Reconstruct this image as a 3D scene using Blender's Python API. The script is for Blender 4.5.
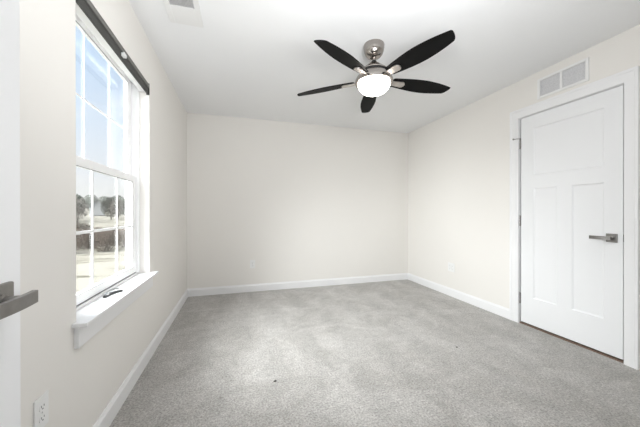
import bpy, bmesh, math, random
from mathutils import Vector, Matrix
random.seed(7)
PI = math.pi
S = bpy.context.scene
for o in list(bpy.data.objects): bpy.data.objects.remove(o)
COL = S.collection

# ------------------------------------------------------------------ camera, sky, lights, exposure
XL, XR, YB, H = -0.661, 2.712, 3.979, 2.44      # left / right / back wall planes, ceiling height
cd = bpy.data.cameras.new('camera'); cam = bpy.data.objects.new('camera', cd); COL.objects.link(cam)
cd.sensor_width = 36; cd.lens = 273.9 / 640 * 36; cd.clip_start = 0.02; cd.clip_end = 600
cam.location = (0, 0, 1.1094)
cam.rotation_euler = (PI/2 - 0.0021, 0.0005, -0.2876)
S.camera = cam

W = bpy.data.worlds.new('sky'); S.world = W; W.use_nodes = True
nt = W.node_tree; nt.nodes.clear()
def nd(t, **k):
    n = nt.nodes.new(t)
    for a, b in k.items(): setattr(n, a, b)
    return n
tc = nd('ShaderNodeTexCoord'); sx = nd('ShaderNodeSeparateXYZ'); nt.links.new(tc.outputs['Generated'], sx.inputs[0])
rp = nd('ShaderNodeValToRGB'); nt.links.new(sx.outputs['Z'], rp.inputs[0])
e = rp.color_ramp.elements
e[0].position = 0.0; e[0].color = (.78, .78, .76, 1)
e[1].position = 1.0; e[1].color = (3.2, 3.3, 3.5, 1)
for p, c in ((.10, (.88, .90, .94, 1)), (.25, (.76, .86, 1.0, 1)), (.46, (.60, .77, 1.02, 1)), (.62, (1.9, 2.1, 2.4, 1))):
    q = e.new(p); q.color = c
nz = nd('ShaderNodeTexNoise'); nz.inputs['Scale'].default_value = 3.2; nz.inputs['Detail'].default_value = 5
mp = nd('ShaderNodeMapping'); mp.inputs['Scale'].default_value = (1, 1, 2.6)
nt.links.new(tc.outputs['Generated'], mp.inputs[0]); nt.links.new(mp.outputs[0], nz.inputs[0])
cr = nd('ShaderNodeValToRGB'); cr.color_ramp.elements[0].position = .5; cr.color_ramp.elements[1].position = .72
nt.links.new(nz.outputs[0], cr.inputs[0])
mx = nd('ShaderNodeMixRGB'); mx.inputs[2].default_value = (1.0, 1.0, 1.0, 1)
nt.links.new(cr.outputs[0], mx.inputs[0]); nt.links.new(rp.outputs[0], mx.inputs[1])
bg = nd('ShaderNodeBackground'); bg.inputs[1].default_value = 1.0
# bright sky patch added high on the window side, out of view, boosting window light
dt = nd('ShaderNodeVectorMath', operation='DOT_PRODUCT'); dt.inputs[1].default_value = Vector((-1.0, -.40, .62)).normalized()
nt.links.new(tc.outputs['Generated'], dt.inputs[0])
mr = nd('ShaderNodeMapRange', interpolation_type='SMOOTHERSTEP'); mr.inputs[1].default_value = .64; mr.inputs[2].default_value = 1.0
mr.inputs[3].default_value = 0; mr.inputs[4].default_value = 27.5
nt.links.new(dt.outputs['Value'], mr.inputs[0])
sc = nd('ShaderNodeVectorMath', operation='SCALE'); sc.inputs[0].default_value = (.97, .985, 1.0); nt.links.new(mr.outputs[0], sc.inputs['Scale'])
ad = nd('ShaderNodeVectorMath', operation='ADD'); nt.links.new(mx.outputs[0], ad.inputs[0]); nt.links.new(sc.outputs[0], ad.inputs[1])
nt.links.new(ad.outputs[0], bg.inputs[0])
wo = nd('ShaderNodeOutputWorld'); nt.links.new(bg.outputs[0], wo.inputs[0])

def area(name, loc, rot, sx_, sy_, power, color=(1, 1, 1), portal=False):
    l = bpy.data.lights.new(name, 'AREA'); l.shape = 'RECTANGLE'; l.size = sx_; l.size_y = sy_
    l.energy = power; l.color = color
    o = bpy.data.objects.new(name, l); COL.objects.link(o); o.location = loc; o.rotation_euler = rot
    if portal: l.cycles.is_portal = True
    return o
area('window_portal', (-0.86, 1.9, 1.38), (0, -PI/2, 0), 1.5, 1.0, 1, portal=True)
# photographer's flash beside the camera: most of it bounced off the ceiling, a little straight ahead
area('bounce_flash', (0.60, 0.55, 1.78), (PI - 0.80, 0, -.05), 0.45, 0.45, 20.5, (.97, .985, 1))
area('front_flash', (0.40, 0.0, 1.12), (PI/2 + .30, 0, -.25), 0.40, 0.40, 11, (.97, .985, 1))

vs = S.view_settings; vs.view_transform = 'Standard'; vs.look = 'None'; vs.gamma = 1; vs.use_curve_mapping = False
vs.exposure = 0.17

# ------------------------------------------------------------------ materials
def mat(name, color, rough=.5, metal=0, noise=None, bump=None, emit=None, spec=None, aniso=0):
    m = bpy.data.materials.new(name); m.use_nodes = True
    t = m.node_tree; b = t.nodes['Principled BSDF']
    b.inputs['Base Color'].default_value = (*color, 1); b.inputs['Roughness'].default_value = rough
    b.inputs['Metallic'].default_value = metal
    if spec is not None: b.inputs['Specular IOR Level'].default_value = spec
    if aniso: b.inputs['Anisotropic'].default_value = aniso
    co = t.nodes.new('ShaderNodeTexCoord')
    if noise:
        sc, amt = noise
        n = t.nodes.new('ShaderNodeTexNoise'); n.inputs['Scale'].default_value = sc; n.inputs['Detail'].default_value = 4
        t.links.new(co.outputs['Object'], n.inputs['Vector'])
        r = t.nodes.new('ShaderNodeValToRGB')
        r.color_ramp.elements[0].position = .3; r.color_ramp.elements[1].position = .7
        r.color_ramp.elements[0].color = (*[max(0, c*(1-amt)) for c in color], 1)
        r.color_ramp.elements[1].color = (*[min(1, c*(1+amt)) for c in color], 1)
        t.links.new(n.outputs['Fac'], r.inputs[0]); t.links.new(r.outputs[0], b.inputs['Base Color'])
    if bump:
        sc, st, di = bump
        n = t.nodes.new('ShaderNodeTexNoise'); n.inputs['Scale'].default_value = sc; n.inputs['Detail'].default_value = 3
        t.links.new(co.outputs['Object'], n.inputs['Vector'])
        bp = t.nodes.new('ShaderNodeBump'); bp.inputs['Strength'].default_value = st; bp.inputs['Distance'].default_value = di
        t.links.new(n.outputs['Fac'], bp.inputs['Height']); t.links.new(bp.outputs[0], b.inputs['Normal'])
    if emit:
        b.inputs['Emission Color'].default_value = (*emit[0], 1); b.inputs['Emission Strength'].default_value = emit[1]
    return m
M = {}
M['wall'] = mat('wall_paint', (.83, .808, .772), .75, noise=(1.2, .008), bump=(420, .06, .002), spec=.25)
M['ceil'] = mat('ceiling_paint', (.90, .905, .91), .9, noise=(1.1, .006), bump=(300, .08, .002), spec=.1)
M['trim'] = mat('trim_paint', (.86, .86, .865), .35, noise=(2, .006))
M['door'] = mat('door_paint', (.85, .855, .865), .42, noise=(2, .006))
M['vinyl'] = mat('white_vinyl', (.92, .92, .92), .35, noise=(3, .005))
M['seal'] = mat('grey_seal', (.30, .30, .30), .6, noise=(20, .1))
M['nickel'] = mat('brushed_nickel', (.40, .37, .345), .22, 1, noise=(40, .06), aniso=.6)
M['bracket'] = mat('satin_bracket', (.56, .52, .49), .42, 1, noise=(40, .05))
M['lever'] = mat('satin_nickel', (.27, .26, .25), .35, 1, noise=(60, .06))
M['black'] = mat('black_blade', (.006, .006, .006), .5, noise=(8, .15), spec=.06)
M['dark'] = mat('dark_gap', (.012, .012, .012), .7, noise=(20, .1))
M['screw'] = mat('screw_steel', (.5, .5, .5), .3, 1, noise=(50, .1))
M['plastic'] = mat('white_plastic', (.85, .85, .84), .35, noise=(10, .006))
M['slot'] = mat('slot_dark', (.10, .10, .10), .6, noise=(30, .1))
M['railgrey'] = mat('rail_grey', (.15, .146, .138), .45, noise=(9, .05))
M['raildark'] = mat('rail_dark', (.045, .044, .040), .5, noise=(9, .08))
M['filter'] = mat('filter_grey', (.66, .66, .68), .9, noise=(90, .12))
M['louvre'] = mat('louvre_white', (.74, .74, .74), .5, noise=(12, .02))
M['thresh'] = mat('threshold_wood', (.20, .135, .10), .6, noise=(14, .2))
M['hardware'] = mat('dark_hardware', (.05, .05, .05), .3, .8, noise=(40, .1))
M['bowl'] = mat('lit_glass', (.9, .88, .84), .4, noise=(6, .01), emit=((1, .94, .85), 15.0))
M['crumb'] = mat('dark_crumb', (.04, .035, .03), .9, noise=(200, .3))
M['bark'] = mat('bark', (.045, .037, .031), .9, noise=(5, .3))
M['twig'] = mat('twigs', (.075, .066, .057), .9, noise=(2, .3))
M['ever'] = mat('evergreen', (.045, .052, .038), .9, noise=(2, .3))
M['brush'] = mat('brush_brown', (.062, .044, .030), .9, noise=(2, .3))
M['siding'] = mat('house_siding', (.26, .262, .26), .7, noise=(3, .04))
M['roof'] = mat('house_roof', (.14, .14, .145), .8, noise=(6, .1))
M['pane'] = mat('house_pane', (.05, .06, .07), .2, noise=(4, .1))

def glass_mat():
    m = bpy.data.materials.new('window_glass'); m.use_nodes = True; t = m.node_tree; t.nodes.clear()
    tr = t.nodes.new('ShaderNodeBsdfTransparent'); tr.inputs[0].default_value = (.97, .98, .975, 1)
    gl = t.nodes.new('ShaderNodeBsdfGlossy'); gl.inputs['Roughness'].default_value = .02
    lw = t.nodes.new('ShaderNodeLayerWeight'); pw = t.nodes.new('ShaderNodeMath'); pw.operation = 'POWER'; pw.inputs[1].default_value = 4
    t.links.new(lw.outputs['Facing'], pw.inputs[0])
    fr = t.nodes.new('ShaderNodeMath'); fr.operation = 'MULTIPLY_ADD'; fr.inputs[1].default_value = .45; fr.inputs[2].default_value = .02
    t.links.new(pw.outputs[0], fr.inputs[0])
    mi = t.nodes.new('ShaderNodeMixShader'); ou = t.nodes.new('ShaderNodeOutputMaterial')
    t.links.new(fr.outputs[0], mi.inputs[0]); t.links.new(tr.outputs[0], mi.inputs[1]); t.links.new(gl.outputs[0], mi.inputs[2])
    t.links.new(mi.outputs[0], ou.inputs[0]); return m
M['glass'] = glass_mat()

def carpet_mat():
    m = bpy.data.materials.new('carpet'); m.use_nodes = True; t = m.node_tree; b = t.nodes['Principled BSDF']
    L = t.links.new
    def N(k): return t.nodes.new(k)
    co = N('ShaderNodeTexCoord')
    def noise(scale, det=3, rough=.5, vec=None, dist=0):
        n = N('ShaderNodeTexNoise'); n.inputs['Scale'].default_value = scale; n.inputs['Detail'].default_value = det
        n.inputs['Roughness'].default_value = rough; n.inputs['Distortion'].default_value = dist
        L(vec or co.outputs['Object'], n.inputs['Vector']); return n.outputs['Fac']
    def ramp(src, a, b_, ca, cb):
        r = N('ShaderNodeValToRGB'); r.color_ramp.elements[0].position = a; r.color_ramp.elements[1].position = b_
        r.color_ramp.elements[0].color = (*ca, 1); r.color_ramp.elements[1].color = (*cb, 1); L(src, r.inputs[0]); return r.outputs[0]
    def mul(a, b_, f=1):
        x = N('ShaderNodeMixRGB'); x.blend_type = 'MULTIPLY'; x.inputs[0].default_value = f; L(a, x.inputs[1]); L(b_, x.inputs[2]); return x.outputs[0]
    tuft = noise(88, 5, .8)
    base = ramp(tuft, .36, .64, (.262, .248, .232), (.69, .672, .645))
    cl = noise(17, 3, .6); base = mul(base, ramp(cl, .3, .7, (.86, .86, .86), (1.06, 1.06, 1.06)))
    # vacuum strokes: overlapping strips of brushed pile, turned a little to the room
    def strokes(deg, scale, dist, lo, hi):
        m_ = N('ShaderNodeMapping'); m_.inputs['Rotation'].default_value = (0, 0, math.radians(deg)); L(co.outputs['Object'], m_.inputs[0])
        w = N('ShaderNodeTexWave'); w.wave_type = 'BANDS'; w.bands_direction = 'X'; w.wave_profile = 'TRI'
        w.inputs['Scale'].default_value = scale; w.inputs['Distortion'].default_value = dist; w.inputs['Detail'].default_value = 2; w.inputs['Detail Scale'].default_value = .8
        L(m_.outputs[0], w.inputs['Vector']); return ramp(w.outputs['Fac'], .1, .9, (lo, lo, lo), (hi, hi, hi))
    base = mul(base, strokes(7, 1.05, .7, .965, 1.03)); base = mul(base, strokes(-16, .8, .9, .96, 1.03))
    pt = noise(2.2, 4, .65, None, 1.2); base = mul(base, ramp(pt, .38, .62, (.88, .872, .86), (1.07, 1.07, 1.07)))
    L(base, b.inputs['Base Color']); b.inputs['Roughness'].default_value = 1; b.inputs['Specular IOR Level'].default_value = .05
    b.inputs['Sheen Weight'].default_value = .25; b.inputs['Sheen Roughness'].default_value = .5
    bp = N('ShaderNodeBump'); bp.inputs['Strength'].default_value = .85; bp.inputs['Distance'].default_value = .008
    L(tuft, bp.inputs['Height']); L(bp.outputs[0], b.inputs['Normal'])
    return m
M['carpet'] = carpet_mat()

def field_mat():
    m = bpy.data.materials.new('winter_field'); m.use_nodes = True; t = m.node_tree; b = t.nodes['Principled BSDF']; L = t.links.new
    co = t.nodes.new('ShaderNodeTexCoord'); mp = t.nodes.new('ShaderNodeMapping')
    mp.inputs['Rotation'].default_value = (0, 0, math.radians(-22)); mp.inputs['Scale'].default_value = (.16, .75, 1)
    n = t.nodes.new('ShaderNodeTexNoise'); n.inputs['Scale'].default_value = 1.0; n.inputs['Detail'].default_value = 5; n.inputs['Distortion'].default_value = .6
    r = t.nodes.new('ShaderNodeValToRGB'); e = r.color_ramp.elements
    e[0].position = .36; e[0].color = (.045, .04, .024, 1); e[1].position = .50; e[1].color = (.150, .139, .112, 1)
    q = e.new(.42); q.color = (.09, .08, .056, 1)
    L(co.outputs['Object'], mp.inputs[0]); L(mp.outputs[0], n.inputs['Vector']); L(n.outputs['Fac'], r.inputs[0]); L(r.outputs[0], b.inputs['Base Color'])
    b.inputs['Roughness'].default_value = .95; return m
M['field'] = field_mat()

# ------------------------------------------------------------------ mesh helpers
def box(bm, x0, x1, y0, y1, z0, z1, bev=0, seg=2):
    t = bmesh.new(); bmesh.ops.create_cube(t, size=1)
    bmesh.ops.scale(t, vec=(x1-x0, y1-y0, z1-z0), verts=t.verts)
    bmesh.ops.translate(t, vec=((x0+x1)/2, (y0+y1)/2, (z0+z1)/2), verts=t.verts)
    if bev: bmesh.ops.bevel(t, geom=t.edges[:], offset=bev, segments=seg, affect='EDGES', profile=.5)
    add(bm, t)
def add(bm, t, mx=None):
    if mx is not None: bmesh.ops.transform(t, matrix=mx, verts=t.verts)
    me = bpy.data.meshes.new('tmp'); t.to_mesh(me); t.free(); bm.from_mesh(me); bpy.data.meshes.remove(me)
def lathe(bm, prof, n=40, mx=None):
    t = bmesh.new(); rings = []
    for r, z in prof:
        if r < 1e-5: rings.append([t.verts.new((0, 0, z))])
        else: rings.append([t.verts.new((r*math.cos(2*PI*k/n), r*math.sin(2*PI*k/n), z)) for k in range(n)])
    for a, b in zip(rings, rings[1:]):
        for k in range(n):
            j = (k+1) % n
            if len(a) == 1 and len(b) == 1: continue
            if len(a) == 1: t.faces.new((a[0], b[k], b[j]))
            elif len(b) == 1: t.faces.new((a[k], a[j], b[0]))
            else: t.faces.new((a[k], a[j], b[j], b[k]))
    bmesh.ops.recalc_face_normals(t, faces=t.faces)
    add(bm, t, mx)
def prism(bm, pts, z0, z1, mx=None, bev=0):
    t = bmesh.new(); v = [t.verts.new((x, y, z0)) for x, y in pts]; f = t.faces.new(v)
    r = bmesh.ops.extrude_face_region(t, geom=[f]); nv = [g for g in r['geom'] if isinstance(g, bmesh.types.BMVert)]
    bmesh.ops.translate(t, vec=(0, 0, z1-z0), verts=nv); bmesh.ops.recalc_face_normals(t, faces=t.faces)
    if bev:
        es = [ed for ed in t.edges if abs(ed.verts[0].co.z - ed.verts[1].co.z) < 1e-7]
        bmesh.ops.bevel(t, geom=es, offset=bev, segments=2, affect='EDGES', profile=.5)
    add(bm, t, mx)
def tube(bm, pts, r0, r1=None, n=8):
    r1 = r0 if r1 is None else r1
    t = bmesh.new(); rings = []; m = len(pts)
    for i, p in enumerate(pts):
        p = Vector(p); d = Vector(pts[min(i+1, m-1)]) - Vector(pts[max(i-1, 0)]); d.normalize()
        u = d.orthogonal().normalized() if i == 0 else (u - d*u.dot(d)).normalized()
        w = d.cross(u); r = r0 + (r1-r0)*i/max(1, m-1)
        rings.append([t.verts.new(p + u*r*math.cos(2*PI*k/n) + w*r*math.sin(2*PI*k/n)) for k in range(n)])
    for a, b in zip(rings, rings[1:]):
        for k in range(n): t.faces.new((a[k], a[(k+1) % n], b[(k+1) % n], b[k]))
    t.faces.new(rings[0][::-1]); t.faces.new(rings[-1]); bmesh.ops.recalc_face_normals(t, faces=t.faces)
    add(bm, t)
def obj(name, bm, m, parent=None, smooth=None, loc=None, rot=None):
    me = bpy.data.meshes.new(name); bm.to_mesh(me); bm.free()
    me.materials.append(M[m] if isinstance(m, str) else m)
    if smooth is not None:
        me.polygons.foreach_set('use_smooth', [True]*len(me.polygons))
        me.set_sharp_from_angle(angle=math.radians(smooth))
    o = bpy.data.objects.new(name, me); COL.objects.link(o)
    if parent: o.parent = parent
    if loc: o.location = loc
    if rot: o.rotation_euler = rot
    return o
def B(): return bmesh.new()
def bx(name, m, dims, parent=None, bev=0):
    b = B()
    for d in (dims if isinstance(dims[0], (list, tuple)) else [dims]): box(b, *d, bev=bev)
    return obj(name, b, m, parent)
def tag(o, label=None, cat=None, group=None, kind=None):
    for k, v in (('label', label), ('category', cat), ('group', group), ('kind', kind)):
        if v: o[k] = v
    return o
def empty(name, loc, rot=(0, 0, 0)):
    o = bpy.data.objects.new(name, None); o.empty_display_size = .1; COL.objects.link(o); o.location = loc; o.rotation_euler = rot; return o
def struct(o, label, cat): return tag(o, label, cat, kind='structure')
def copy_tree(o, parent=None):
    c = o.copy(); COL.objects.link(c); c.parent = parent
    for ch in [k for k in bpy.data.objects if k.parent == o]: copy_tree(ch, c)
    return c

# ------------------------------------------------------------------ room shell
YF = -1.6                                    # wall behind the camera
WY0, WY1, WZ0, WZ1 = 1.404, 2.39, .632, 2.098   # plaster opening of the window
DY0, DY1, DZ = 1.2935, 2.079, 2.056           # opening of the closed door
struct(bx('floor', 'carpet', (XL-.2, 3.45, YF-.1, YB+.12, -.1, 0)), 'grey cut-pile wall-to-wall carpet', 'floor')
struct(bx('ceiling', 'ceil', (XL-.2, 3.45, YF-.1, YB+.12, H, H+.1)), 'flat white painted ceiling', 'ceiling')
def wall_hole(axis_x0, axis_x1, y0, y1, z0, z1):
    return [(axis_x0, axis_x1, YF, y0, 0, H), (axis_x0, axis_x1, y1, YB, 0, H), (axis_x0, axis_x1, y0, y1, z1, H)] + ([(axis_x0, axis_x1, y0, y1, 0, z0)] if z0 > 0 else [])
struct(bx('wall_left', 'wall', wall_hole(XL-.064, XL, WY0, WY1, WZ0, WZ1) + wall_hole(XL-.17, XL-.064, 1.372, 2.422, .60, 2.17)),
       'off-white left wall holding the window', 'wall')
struct(bx('wall_back', 'wall', (XL-.17, XR+.12, YB, YB+.1, 0, H)), 'plain off-white far wall', 'wall')
struct(bx('wall_right', 'wall', wall_hole(XR, XR+.11, DY0-.016, DY1+.016, 0, DZ+.016)
       + [(XR+.62, XR+.72, 1.0, 2.4, 0, H), (XR+.11, XR+.62, 1.0, 1.06, 0, H), (XR+.11, XR+.62, 2.34, 2.4, 0, H)]),
       'off-white right wall holding the closed white door', 'wall')
struct(bx('wall_front', 'wall', [(XL-.17, XR+.12, YF-.1, YF, 0, H), (XL, XL+.145, -.13, -.012, 0, H)]), 'off-white wall behind the camera', 'wall')

def baseboard(name, horizontal, a0, a1, plane, sgn, label):
    # ogee-topped board profile swept along the wall
    prof = [(0, 0), (.0145, 0), (.0145, .083), (.012, .090), (.0085, .094), (.006, .103), (.0045, .105), (0, .105)]
    b = B(); rows = []
    for a in (a0, a1):
        rows.append([b.verts.new((a, plane + sgn*d, z) if horizontal else (plane + sgn*d, a, z)) for d, z in prof])
    n = len(prof)
    for i in range(n):
        j = (i+1) % n; b.faces.new((rows[0][i], rows[0][j], rows[1][j], rows[1][i]))
    b.faces.new(rows[0]); b.faces.new(rows[1][::-1]); bmesh.ops.recalc_face_normals(b, faces=b.faces)
    return struct(obj(name, b, 'trim'), label, 'baseboard')
baseboard('baseboard_left', False, .0, YB-.0145, XL, 1, 'white baseboard along the window wall')
baseboard('baseboard_back', True, XL, XR, YB, -1, 'white baseboard along the far wall')
baseboard('baseboard_right', False, 2.168, YB-.0145, XR, -1, 'white baseboard along the door wall')

# ------------------------------------------------------------------ closed door with casing
CW = .087
b = B()
x0 = XR-.017
def casing_piece(b, pts_in, pts_out):
    # a mitred board between an inner and an outer edge, slightly thicker on the outside
    (iy0, iz0), (iy1, iz1) = pts_in; (oy0, oz0), (oy1, oz1) = pts_out
    v = []
    for (iy, iz, oy, oz) in ((iy0, iz0, oy0, oz0), (iy1, iz1, oy1, oz1)):
        def L(t): return (iy+(oy-iy)*t, iz+(oz-iz)*t)
        row = []
        for t, d in ((0, 0), (0, .012), (.04, .0135), (.72, .0145), (.78, .018), (.97, .018), (1, .016), (1, 0)):
            y, z = L(t); row.append(b.verts.new((XR-d, y, z)))
        v.append(row)
    n = len(v[0])
    for i in range(n): b.faces.new((v[0][i], v[0][(i+1) % n], v[1][(i+1) % n], v[1][i]))
    b.faces.new(v[0]); b.faces.new(v[1][::-1])
iy0, iy1, iz = DY0-.003, DY1+.004, DZ+.004
casing_piece(b, ((iy1, 0), (iy1, iz)), ((iy1+CW, 0), (iy1+CW, iz+CW)))
casing_piece(b, ((iy0, 0), (iy0, iz)), ((iy0-.077, 0), (iy0-.077, iz+CW)))
casing_piece(b, ((iy0, iz), (iy1, iz)), ((iy0-.077, iz+CW), (iy1+CW, iz+CW)))
bmesh.ops.recalc_face_normals(b, faces=b.faces)
struct(obj('trim_1', b, 'trim'), 'white mitred casing around the closed door', 'door trim')
struct(bx('trim_2', 'trim', [(XR, XR+.11, DY0-.016, DY0, 0, DZ), (XR, XR+.11, DY1, DY1+.016, 0, DZ), (XR, XR+.11, DY0-.016, DY1+.016, DZ, DZ+.016),
     (XR+.048, XR+.06, DY0, DY0+.010, 0, DZ), (XR+.048, XR+.06, DY1-.010, DY1, 0, DZ), (XR+.048, XR+.06, DY0, DY1, DZ-.010, DZ)]),
     'white jamb lining the closed door opening', 'door jamb')
struct(bx('trim_3', 'thresh', (XR+.002, XR+.11, DY0, DY1, 0, .010)), 'brown strip of flooring under the closed door', 'threshold')

def panel_slab(b, t, w, z0, z1, panels, depth=.009):
    """door slab in local coords: x = thickness (face at x=0, back at x=t), y 0..w; panels = recessed rectangles on both faces"""
    for face, sg in ((0, 1), (t, -1)):
        ys = sorted({0, w} | {p[0] for p in panels} | {p[1] for p in panels}); zs = sorted({z0, z1} | {p[2] for p in panels} | {p[3] for p in panels})
        for ya, yb in zip(ys, ys[1:]):
            for za, zb in zip(zs, zs[1:]):
                cy, cz = (ya+yb)/2, (za+zb)/2
                if any(p[0] < cy < p[1] and p[2] < cz < p[3] for p in panels): continue
                b.faces.new([b.verts.new((face, y, z)) for y, z in ((ya, za), (yb, za), (yb, zb), (ya, zb))])
        for (ya, yb, za, zb) in panels:
            prev = None
            for ins, d in ((0, 0), (.003, depth*.55), (.012, depth), (.012, depth)):
                ring = [b.verts.new((face+sg*d, y, z)) for y, z in ((ya+ins, za+ins), (yb-ins, za+ins), (yb-ins, zb-ins), (ya+ins, zb-ins))]
                if prev:
                    for k in range(4): b.faces.new((prev[k], prev[(k+1) % 4], ring[(k+1) % 4], ring[k]))
                prev = ring
            b.faces.new(prev)
    for q in (((0, 0, z0), (t, 0, z0), (t, 0, z1), (0, 0, z1)), ((0, w, z0), (t, w, z0), (t, w, z1), (0, w, z1)),
              ((0, 0, z0), (t, 0, z0), (t, w, z0), (0, w, z0)), ((0, 0, z1), (t, 0, z1), (t, w, z1), (0, w, z1))):
        b.faces.new([b.verts.new(c) for c in q])
    bmesh.ops.remove_doubles(b, verts=b.verts, dist=1e-5); bmesh.ops.recalc_face_normals(b, faces=b.faces)
PAN = [(.105, .640, 1.470, 1.925), (.105, .325, .285, 1.345), (.432, .640, .285, 1.345)]
PAN = [(p[0]+.005, p[1], p[2], p[3]) for p in PAN]
def lever_set(parent, x, y, z, out, along, reach=.014):
    """square-rose lever; out = +-1 direction (x) away from the door, along = +-1 direction (y) of the lever"""
    b = B(); box(b, min(x, x+out*.011), max(x, x+out*.011), y-.033, y+.033, z-.033, z+.033, bev=.003)
    r = obj('rose', b, 'lever', parent)
    b = B(); mx = Matrix.Translation((x+out*.011, y, z)) @ Matrix.Rotation(out*PI/2, 4, 'Y')
    lathe(b, [(0, 0), (.014, 0), (.014, .004), (.0095, .006), (.0095, .045), (0, .045)], 24, mx); obj('spindle_neck', b, 'lever', r, 40)
    b = B()
    # flat bar with a softly bowed outer face
    n = 14; L = .128; pts = []
    for i in range(n+1):
        t = i/n; s = -reach + t*(L+reach-.014)
        pts.append((along*s, .054 + .006*math.sin(t*PI)))
    poly = [(p[0], p[1]) for p in pts] + [(p[0], p[1]-.011) for p in pts[::-1]]
    # prism in (y, x) plane extruded in z
    mx = Matrix(((0, out, 0, x), (1, 0, 0, y), (0, 0, 1, z), (0, 0, 0, 1)))
    prism(b, poly, -.0132, .0132, mx, bev=.0015); bmesh.ops.recalc_face_normals(b, faces=b.faces); obj('lever', b, 'lever', r)
    return r
d1 = empty('door_1', (XR+.004, 1.3030, 0)); struct(d1, 'closed white three-panel door in the right wall', 'door')
b = B(); panel_slab(b, .035, .7615, .024, DZ-.005, PAN); obj('slab', b, 'door', d1)
def local(o, parent):      # keep a part where it was built in the room, under its parent
    o.matrix_parent_inverse = Matrix.Translation(-parent.location); return o
lever_set(d1, 0, .0615, .918, -1, 1)
lever_set(d1, .035, .0615, .918, 1, 1)
bx('latch_plate', 'hardware', (.004, .031, -.0020, 0, .893, .948), d1)
for z in (.252, 1.027, 1.802):
    b = B(); yk = .7615+.007
    for k in range(3):
        lathe(b, [(0, 0), (.006, 0), (.006, .031), (0, .031)], 14, Matrix.Translation((-.0045, yk, z-.05+k*.0335)))
    lathe(b, [(0, 0), (.0075, 0), (.0075, .004), (.004, .008), (0, .008)], 14, Matrix.Translation((-.0045, yk, z+.0495)))
    box(b, -.002, .001, yk-.006, yk, z-.05, z+.05); box(b, -.002, .001, yk, yk+.004, z-.05, z+.05)
    hg = obj('hinge', b, 'lever', d1, 40)
    if z > 1.5:
        b = B(); tube(b, [(-.008, yk, z+.052), (-.030, yk+.016, z+.052), (-.046, yk+.034, z+.050)], .0035)
        lathe(b, [(0, 0), (.008, 0), (.008, .008), (0, .010)], 14, Matrix.Translation((-.046, yk+.034, z+.050)) @ Matrix.Rotation(-PI/2, 4, 'Y'))
        obj('door_stop', b, 'lever', hg, 40)

# ------------------------------------------------------------------ open door beside the camera
d2 = empty('door_2', (-.46, 0, 0)); struct(d2, 'open white door at the left edge with a lever handle', 'door')
b = B(); panel_slab(b, .035, .762, .024, 2.05, [(p[0]+.002, p[1]+.002, p[2], p[3]) for p in PAN])
for v in b.verts: v.co.x = -v.co.x                     # face towards the room at x=0, back at -0.035
bmesh.ops.recalc_face_normals(b, faces=b.faces); obj('slab', b, 'door', d2)
lever_set(d2, 0, .696, .935, 1, -1, .026)
lever_set(d2, -.035, .696, .935, -1, -1)
for z in (.252, 1.027, 1.802):
    b = B(); lathe(b, [(0, 0), (.006, 0), (.006, .10), (0, .10)], 14, Matrix.Translation((.0045, -.007, z-.05)))
    box(b, -.002, .002, -.007, 0, z-.05, z+.05); obj('hinge', b, 'lever', d2, 40)

# ------------------------------------------------------------------ window
win = empty('window_1', (XL, (WY0+WY1)/2, .652)); struct(win, 'white double-hung window with gridded panes in the left wall', 'window')
def wpart(name, m, dims, parent=None, bev=0):
    o = bx(name, m, dims, None, bev); p = parent or win
    o.parent = p; o.matrix_parent_inverse = Matrix.Translation(-Vector(win.location)); return o
FX0, FX1 = XL-.155, XL-.0645           # vinyl frame depth
fy0, fy1, fz0, fz1 = 1.374, 2.420, .632, 2.165
J = .040
wpart('window_frame', 'vinyl', [(FX0, FX1, fy0, fy0+J+.008, fz0, fz1), (FX0, FX1, fy1-J-.004, fy1, fz0, fz1), (FX0, FX1, fy0+J+.008, fy1-J-.004, fz1-.035, fz1), (FX0, FX1-.004, fy0+J+.008, fy1-J-.004, fz0, .662)], bev=.002)
wy0, wy1 = fy0+J+.009, fy1-J-.005
def sash(name, xf, xb, z0, z1, st, rb, rt, xg, bars, hz, w):
    s = wpart(name, 'vinyl', [(xb, xf, wy0, wy0+st, z0, z1), (xb, xf, wy1-st, wy1, z0, z1), (xb, xf, wy0+st, wy1-st, z0, z0+rb), (xb, xf, wy0+st, wy1-st, z1-rt, z1)], bev=.0025)
    g = wpart('glass', 'glass', (xg-.002, xg+.002, wy0+st-.006, wy1-st+.006, z0+rb-.006, z1-rt+.006))
    g.parent = s; g.matrix_parent_inverse = Matrix.Identity(4)
    m = wpart('muntin', 'vinyl', [(xg+.002, xg+.006, y-w/2, y+w/2, z0+rb-.004, z1-rt+.004) for y in bars] + [(xg+.002, xg+.0065, wy0+st-.004, wy1-st+.004, hz-w/2, hz+w/2)], bev=.002)
    m.parent = s; m.matrix_parent_inverse = Matrix.Identity(4)
    q = wpart('glazing_bead', 'seal', [(xf-.004, xf+.0004, wy0+st-.001, wy0+st+.002, z0+rb, z1-rt), (xf-.004, xf+.0004, wy1-st-.002, wy1-st+.001, z0+rb, z1-rt),
        (xf-.004, xf+.0004, wy0+st, wy1-st, z0+rb-.001, z0+rb+.002), (xf-.004, xf+.0004, wy0+st, wy1-st, z1-rt-.002, z1-rt+.001)])
    q.parent = s; q.matrix_parent_inverse = Matrix.Identity(4)
    return s
sash('lower_sash', -.742, -.768, .668, 1.385, .072, .046, .048, -.757, (1.757, 2.066), 1.012, .015)
sash('upper_sash', -.774, -.798, 1.345, 2.125, .068, .040, .060, -.790, (1.748, 2.046), 1.712, .009)
b = B(); prism(b, [(XL-.0645, WY0+.001), (XL+.0005, WY0+.001), (XL+.0005, 1.368), (XL+.054, 1.368), (XL+.054, 2.428), (XL+.0005, 2.428), (XL+.0005, WY1-.001), (XL-.0645, WY1-.001)], .6345, .652, None, .0025)
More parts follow.
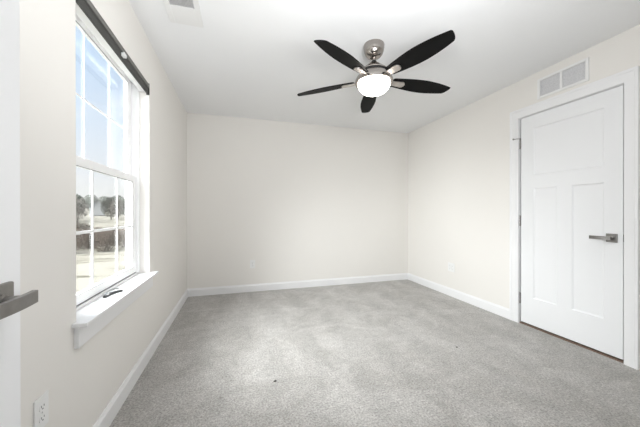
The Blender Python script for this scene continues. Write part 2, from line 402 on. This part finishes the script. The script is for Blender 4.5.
wpart('weatherstrip', 'slot', [(-.752, -.7435, wy0+.004, wy1-.004, .6625, .6675), (-.760, -.7445, wy1, wy1+.0045, .668, 1.385)])
wpart('head_jamb', 'vinyl', (XL-.0635, XL-.013, WY0+.001, WY1-.001, 2.034, WZ1-.0045), bev=.002)
wpart('head_lining', 'trim', (XL-.064, XL-.013, WY0+.001, WY1-.001, WZ1-.004, WZ1-.0005))
sill = obj('window_sill', b, 'trim', win); sill.matrix_parent_inverse = Matrix.Translation(-Vector(win.location))
ap = wpart('apron', 'trim', [(XL+.0005, XL+.018, 1.384, 2.412, .542, .634)], bev=.002); ap.parent = sill; ap.matrix_parent_inverse = Matrix.Identity(4)

# grey headrail across the top of the window
hr = empty('blind_headrail', (XL, 1.89, 2.012)); tag(hr, 'grey blind headrail fixed across the top of the white window', 'blind')
def hpart(name, m, dims, bev=0, parent=None):
    o = bx(name, m, dims, None, bev); o.parent = parent or hr
    if not parent: o.matrix_parent_inverse = Matrix.Translation(-Vector(hr.location))
    return o
hpart('rail', 'raildark', [(XL-.010, XL+.002, 1.407, 2.372, 2.015, 2.060), (XL-.012, XL-.006, 1.407, 2.372, 2.085, 2.0975)], .002)
hpart('cover_strip', 'railgrey', [(XL-.012, XL+.008, 1.407, 2.372, 2.058, 2.0855)], .002)
hpart('bottom_lip', 'raildark', [(XL-.008, XL+.003, 1.407, 2.372, 2.010, 2.0155)], .002)
hpart('end_cap', 'raildark', [(XL-.014, XL+.007, 2.372, 2.378, 2.009, 2.0965)], .001)
hpart('clip', 'plastic', [(XL-.010, XL+.020, 1.868, 1.900, 2.030, 2.052), (XL+.006, XL+.015, 1.876, 1.892, 2.045, 2.060)], .004)

# ------------------------------------------------------------------ ceiling fan
FCX, FCY = 1.028, 1.965
fan = empty('ceiling_fan', (FCX, FCY, H)); tag(fan, 'black five-blade ceiling fan with nickel housing and lit bowl lamp', 'fan')
def fz(z): return z - H
b = B(); lathe(b, [(0, 0), (.080, 0), (.082, -.006), (.081, -.024), (.077, -.050), (.067, -.076), (.051, -.094), (.032, -.102), (.024, -.103), (0, -.103)], 48); obj('canopy', b, 'nickel', fan, 35)
b = B(); lathe(b, [(0, fz(2.36)), (.0115, fz(2.36)), (.0115, fz(2.285)), (0, fz(2.285))], 20); obj('downrod', b, 'nickel', fan, 40)
b = B(); lathe(b, [(0, fz(2.318)), (.014, fz(2.318)), (.021, fz(2.310)), (.023, fz(2.302)), (.023, fz(2.292)), (0, fz(2.290))], 24); obj('coupling', b, 'dark', fan, 40)
b = B(); lathe(b, [(0, fz(2.294)), (.028, fz(2.294)), (.045, fz(2.286)), (.075, fz(2.262)), (.104, fz(2.238)), (.114, fz(2.228)), (.114, fz(2.222)), (0, fz(2.222))], 56)
mh = obj('motor_housing', b, 'nickel', fan, 35)
b = B(); lathe(b, [(0, fz(2.222)), (.106, fz(2.222)), (.106, fz(2.206)), (0, fz(2.206))], 48); obj('motor_gap', b, 'dark', mh, 40)
b = B(); lathe(b, [(0, fz(2.206)), (.116, fz(2.206)), (.122, fz(2.200)), (.138, fz(2.180)), (.147, fz(2.160)), (.149, fz(2.150)), (.149, fz(2.138)), (.144, fz(2.134)), (.129, fz(2.134)), (.129, fz(2.137)), (0, fz(2.137))], 64)
lr = obj('light_ring', b, 'nickel', fan, 35)
b = B(); prof = [(0, fz(2.137)), (.127, fz(2.137))]
for i in range(1, 13):
    a = i/12*PI/2; prof.append((.127*math.cos(a)**.85 if i < 12 else 0, fz(2.137) - .087*math.sin(a)))
lathe(b, prof, 56); obj('lamp_bowl', b, 'bowl', fan, 60)
def blade_outline():
    pts = []
    R0, R1 = .165, .690
    def half(t, s):                      # half width along the blade, trailing (s=-1) fuller than leading
        base = .046 + (.028 if s < 0 else .026)*math.sin(min(1, t/.55)*PI/2)
        return base * (1 - .44*max(0, (t-.50)/.50)**1.9)
    n = 22; up = []; lo = []
    for i in range(n+1):
        t = i/n
        x1 = R0 + (R1-R0-.040)*t; x2 = R0 + (R1-R0-.012)*t
        up.append((x1, half(t, 1))); lo.append((x2, -half(t, -1)))
    # rounded corners at the slanted tip
    a = Vector(up[-1]); c = Vector(lo[-1]); tip = []
    for k in range(1, 8):
        t = k/8; p = a.lerp(c, t); bul = .013*math.sin(t*PI)**.5
        tip.append((p.x+bul, p.y))
    root = [(R0-.008, -.038), (R0-.012, -.02), (R0-.012, .02), (R0-.008, .038)]
    return up + tip + lo[::-1] + root
BO = blade_outline()
ZB = 2.160
for k in range(5):
    ang = math.radians(-74.5 + 72*k)
    rm = Matrix.Translation((0, 0, fz(ZB))) @ Matrix.Rotation(ang, 4, 'Z') @ Matrix.Rotation(math.radians(1.2), 4, 'Y') @ Matrix.Rotation(math.radians(-13), 4, 'X')
    b = B(); prism(b, BO, .004, .010, rm, bev=.0015); bl = obj('blade', b, 'black', fan)
    b = B()
    pl = [(.128, -.021)]
    for i in range(13):
        a = -PI/2 + PI*i/12; pl.append((.238 + .030*math.cos(a), .030*math.sin(a)))
    pl += [(.128, .021)]
    prism(b, pl, -.006, .0035, rm, bev=.002); obj('blade_bracket', b, 'bracket', bl)
    for (sx_, sy_) in ((.212, .013), (.212, -.013), (.246, 0)):
        b = B(); lathe(b, [(0, -.0085), (.004, -.008), (.005, -.0055), (0, -.0055)], 12, rm @ Matrix.Translation((sx_, sy_, 0)))
        obj('screw', b, 'screw', bl, 40)

# ------------------------------------------------------------------ air grilles
rv = empty('return_air_grille', (XR, 1.703, 2.272)); tag(rv, 'white return air grille high on the right wall above the closed door', 'vent')
hy, hz2 = .198, .094
b = B()
def ring(b, hy, hz, w, x0, x1, bev):
    box(b, x0, x1, -hy, -hy+w, -hz, hz, bev); box(b, x0, x1, hy-w, hy, -hz, hz, bev)
    box(b, x0, x1, -hy+w, hy-w, hz-w, hz, bev); box(b, x0, x1, -hy+w, hy-w, -hz, -hz+w, bev)
ring(b, hy, hz2, .022, -.010, 0, .002); obj('frame', b, 'plastic', rv)
bx('mullion', 'plastic', (-.009, -.001, -.009, .009, -hz2+.022, hz2-.022), rv)
bx('backing', 'filter', (-.0018, 0, -hy+.02, hy-.02, -hz2+.02, hz2-.02), rv)
nsl = 13
for s in (-1, 1):
    for i in range(nsl):
        z = -hz2+.028 + i*(2*hz2-.056)/(nsl-1)
        t = bmesh.new(); bmesh.ops.create_cube(t, size=1); bmesh.ops.scale(t, vec=(.0045, hy-.032, .0012), verts=t.verts)
        b = B(); add(b, t, Matrix.Translation((-.0042, s*(.009+(hy-.031)/2), z)) @ Matrix.Rotation(math.radians(35), 4, 'Y'))
        obj('louvre', b, 'louvre', rv)

cv = empty('ceiling_register', (-.348, 1.93, H)); tag(cv, 'white ceiling register with grey louvres beside the window wall', 'vent')
b = B()
box(b, -.106, -.072, -.19, .188, -.008, 0, .002); box(b, .072, .106, -.19, .188, -.008, 0, .002)
box(b, -.072, .072, .012, .188, -.008, 0, .002); box(b, -.072, .072, -.19, -.160, -.008, 0, .002); obj('frame', b, 'plastic', cv)
bx('backing', 'filter', (-.072, .072, -.162, .014, -.0015, 0), cv)
for i in range(16):
    x = -.066 + i*.0088
    t = bmesh.new(); bmesh.ops.create_cube(t, size=1); bmesh.ops.scale(t, vec=(.0075, .172, .001), verts=t.verts)
    b = B(); add(b, t, Matrix.Translation((x, -.074, -.0048)) @ Matrix.Rotation(math.radians(38), 4, 'Y')); obj('louvre', b, 'louvre', cv)

# ------------------------------------------------------------------ outlets
def outlet(loc, rz, label, gangs=1):
    o = empty('wall_outlet', loc, (0, 0, rz)); tag(o, label, 'outlet')
    w = .035 + (gangs-1)*.023
    b = B(); box(b, -w, w, -.006, 0, -.0575, .0575, .0025); obj('cover_plate', b, 'plastic', o)
    for g in range(gangs):
        cx = (g-(gangs-1)/2)*.046
        for s in (-1, 1):
            b = B(); pts = [(cx+.0165*math.cos(a)*1.0, .0145*math.sin(a)) for a in [2*PI*k/24 for k in range(24)]]
            pts = [(x, max(-.0115, min(.0115, z))) for x, z in pts]
            prism(b, pts, .0055, .0075, Matrix.Translation((0, 0, s*.0195)) @ Matrix.Rotation(PI/2, 4, 'X')); f = obj('receptacle', b, 'plastic', o)
            bx('slots', 'slot', [(cx-.0075, cx-.0055, -.0080, -.0070, s*.0195-.001, s*.0195+.007), (cx+.0055, cx+.0075, -.0080, -.0070, s*.0195-.001, s*.0195+.006),
                                 (cx-.0022, cx+.0022, -.0080, -.0070, s*.0195-.0085, s*.0195-.0045)], f)
    b = B(); lathe(b, [(0, .0055), (.003, .0055), (.003, .0066), (0, .0072)], 12, Matrix.Rotation(PI/2, 4, 'X')); obj('screw', b, 'screw', o)
    return o
outlet((.182, YB, .388), 0, 'white outlet low on the far wall')
outlet((XR, 3.00, .385), -PI/2, 'white outlet low on the right wall beyond the closed door', 2)
outlet((XL, 1.183, .418), PI/2, 'white outlet low on the left wall below the near end of the window')

# ------------------------------------------------------------------ loose hardware on the sill
hw = empty('window_catch', (-.688, 1.80, .652), (0, 0, math.radians(72))); tag(hw, 'small dark metal catch lying on the white window sill', 'hardware')
b = B(); pts = []
for i in range(13):
    t = i/12; pts.append((-.062+.124*t, .014*math.sin(t*PI) - .012))
prism(b, [(p[0], p[1]-.010) for p in pts] + [(p[0], p[1]+.010*(.5+.5*math.sin(i_/12*PI))) for i_, p in reversed(list(enumerate(pts)))], 0, .012, None, .002); obj('base', b, 'hardware', hw)
b = B(); tube(b, [(-.05, -.004, .014), (-.02, .004, .022), (.02, .006, .026), (.06, -.002, .020)], .005, .004); obj('lever', b, 'screw', hw, 60)
b = B(); lathe(b, [(0, .012), (.011, .012), (.011, .019), (0, .021)], 18, Matrix.Translation((-.038, -.008, 0))); obj('pivot', b, 'screw', hw, 50)

# ------------------------------------------------------------------ crumbs on the carpet
def crumb(x, y, r, label):
    b = B(); t = bmesh.new(); bmesh.ops.create_icosphere(t, subdivisions=2, radius=1)
    for v in t.verts: v.co = Vector((v.co.x*r*1.5, v.co.y*r*.8, v.co.z*r*.5)) * (1+random.uniform(-.25, .25))
    add(b, t); tag(obj('crumb', b, 'crumb', None, 60, (x, y, r*.45)), label, 'crumb')
crumb(0.226, 1.811, .008, 'dark crumb on the carpet, nearest the camera')
crumb(1.721, 1.842, .007, 'dark crumb on the carpet towards the closed door')

# ------------------------------------------------------------------ outside: field, woods, house
GZ = -4.4
def gz(d):
    if d < 70: return GZ
    if d < 120: t = (d-70)/50; return GZ + 3.2*t*t*(3-2*t)
    return GZ + 3.2 + (d-120)*.035
b = B(); rows = []
rs = [2.0, 6, 12, 20, 30, 40, 50, 60, 70, 78, 86, 94, 102, 110, 120, 150, 200, 300]
angs = [math.radians(-100 + 5*i) for i in range(25)]
for r in rs:
    rows.append([b.verts.new((-1.2 + r*math.sin(a), 1.8 + r*math.cos(a), gz(r) + random.uniform(-.06, .06))) for a in angs])
for a_, c_ in zip(rows, rows[1:]):
    for k in range(len(angs)-1): b.faces.new((a_[k], a_[k+1], c_[k+1], c_[k]))
bmesh.ops.recalc_face_normals(b, faces=b.faces)
struct(obj('ground', b, 'field', None, 60), 'pale winter field outside the window', 'ground')
def at(deg, d): return (d*math.sin(math.radians(deg)), d*math.cos(math.radians(deg)), gz(d)-.05)

def leafy(b, rnd, n, rx, rz, zc, size, cone=False):
    for _ in range(n):
        while True:
            p = Vector((rnd.uniform(-1, 1), rnd.uniform(-1, 1), rnd.uniform(-1, 1)))
            if p.length < 1: break
        if cone:
            f = (1-p.z)/2; p.x *= f; p.y *= f
        q = Vector((p.x*rx, p.y*rx, zc + p.z*rz)); s = size*rnd.uniform(.6, 1.4)
        u = Vector((rnd.gauss(0, 1), rnd.gauss(0, 1), rnd.gauss(0, 1))).normalized(); w = u.orthogonal().normalized()
        b.faces.new([b.verts.new(q+u*s), b.verts.new(q-u*s*.5+w*s*.7), b.verts.new(q-u*s*.5-w*s*.7)])
def bare_branches(b, rnd, p, d, L, r, depth):
    e_ = p + d*L; tube(b, [p, p.lerp(e_, .5) + Vector((rnd.gauss(0, .03), rnd.gauss(0, .03), 0))*L, e_], r, r*.62, 4)
    if depth == 0: return
    for k in range(3 if depth > 1 else 4):
        nd_ = (d + Vector((rnd.gauss(0, .55), rnd.gauss(0, .55), rnd.uniform(-.1, .35)))).normalized()
        bare_branches(b, rnd, p.lerp(e_, rnd.uniform(.55, 1)), nd_, L*rnd.uniform(.55, .8), r*.6, depth-1)
def tree(kind, h, seed):
    rnd = random.Random(seed)
    root = empty({'bare': 'bare_tree', 'ever': 'leafy_tree', 'bush': 'bush'}[kind], (0, 0, 0))
    if kind == 'bare':
        b = B(); bare_branches(b, rnd, Vector((0, 0, 0)), Vector((0, 0, 1)), h*.34, h*.022, 4); obj('trunk', b, 'bark', root)
        b = B(); leafy(b, rnd, 900, h*.27, h*.36, h*.62, h*.022); obj('twigs', b, 'twig', root)
    elif kind == 'ever':
        b = B(); tube(b, [(0, 0, 0), (0, 0, h*.9)], h*.02, h*.005, 6); obj('trunk', b, 'bark', root)
        b = B(); leafy(b, rnd, 3000, h*.36, h*.44, h*.54, h*.022); obj('foliage', b, 'ever', root)
    else:
        b = B()
        for _ in range(7):
            a = rnd.uniform(0, 2*PI); tube(b, [(0, 0, 0), (math.cos(a)*h*.35, math.sin(a)*h*.35, h*.8)], h*.014, h*.005, 4)
        obj('stems', b, 'bark', root)
        b = B(); leafy(b, rnd, 2600, h*.5, h*.5, h*.48, h*.026); obj('twigs', b, 'brush', root)
    return root
PR = {k: [tree(k, 1.0, i+3) for i in range(2)] for k in ('bare', 'ever', 'bush')}
used = set()
def plant(kind, v, deg, d, h, label, group):
    o = PR[kind][v]
    if (kind, v) in used: o = copy_tree(o)
    used.add((kind, v)); o.location = at(deg, d); o.scale = (h, h, h); o.rotation_euler = (0, 0, random.uniform(0, 6.28))
    tag(o, label, {'bare': 'tree', 'ever': 'tree', 'bush': 'bush'}[kind], group)
for i in range(26):
    plant('bush', i % 2, -36 + i*.95, 50 + (i*2 % 5)*4.2, random.uniform(3.0, 4.0), 'brown bare bush at the far edge of the field outside', 'brown bushes at the field edge')
for i, dg in enumerate([-36, -33, -30, -27.2, -25.0, -20, -17.2, -14.2]):
    plant('bare', i % 2, dg, 92 + (i % 2)*9, random.uniform(7, 8.5), 'bare grey tree in the woods beyond the field', 'bare trees in the woods')
for i in range(28):
    dg = -37 + i*.95
    if abs(dg + 22.8) < 1.9: continue
    plant('ever', i % 2, dg, 112 + (i % 4)*9, random.uniform(7.5, 9), 'grey-green tree at the foot of the hill beyond the field', 'grey-green trees beyond the field')
for i in range(16):
    plant('ever', i % 2, -37 + i*1.7, 176 + (i % 3)*12, random.uniform(9, 11), 'distant grey-green tree on top of the hill', 'distant trees on the hill')
hs = empty('house', at(-22.6, 158), (0, 0, math.radians(22))); tag(hs, 'small pale gabled house among the trees beyond the field', 'house')
b = B(); prism(b, [(-2.6, 0), (2.6, 0), (2.6, 3.4), (0, 6.6), (-2.6, 3.4)], -6, 0, Matrix.Rotation(PI/2, 4, 'X') @ Matrix.Translation((0, 0, 6))); obj('walls', b, 'siding', hs)
b = B()
for s in (-1, 1):
    prism(b, [(0, 6.6), (s*3.0, 2.95), (s*3.0, 3.2), (0, 6.9)], -6.4, .4, Matrix.Rotation(PI/2, 4, 'X') @ Matrix.Translation((0, 0, 6)))
bmesh.ops.recalc_face_normals(b, faces=b.faces); obj('roof', b, 'roof', hs)
for x in (-1.2, 1.2):
    for z in (1.0,):
        w = bx('window', 'trim', (x-.45, x+.45, -6.12+6-.0, .0-0.0, z, z+1.3), hs); 
        bx('pane', 'pane', (x-.36, x+.36, -.16, -.10, z+.1, z+1.2), w)
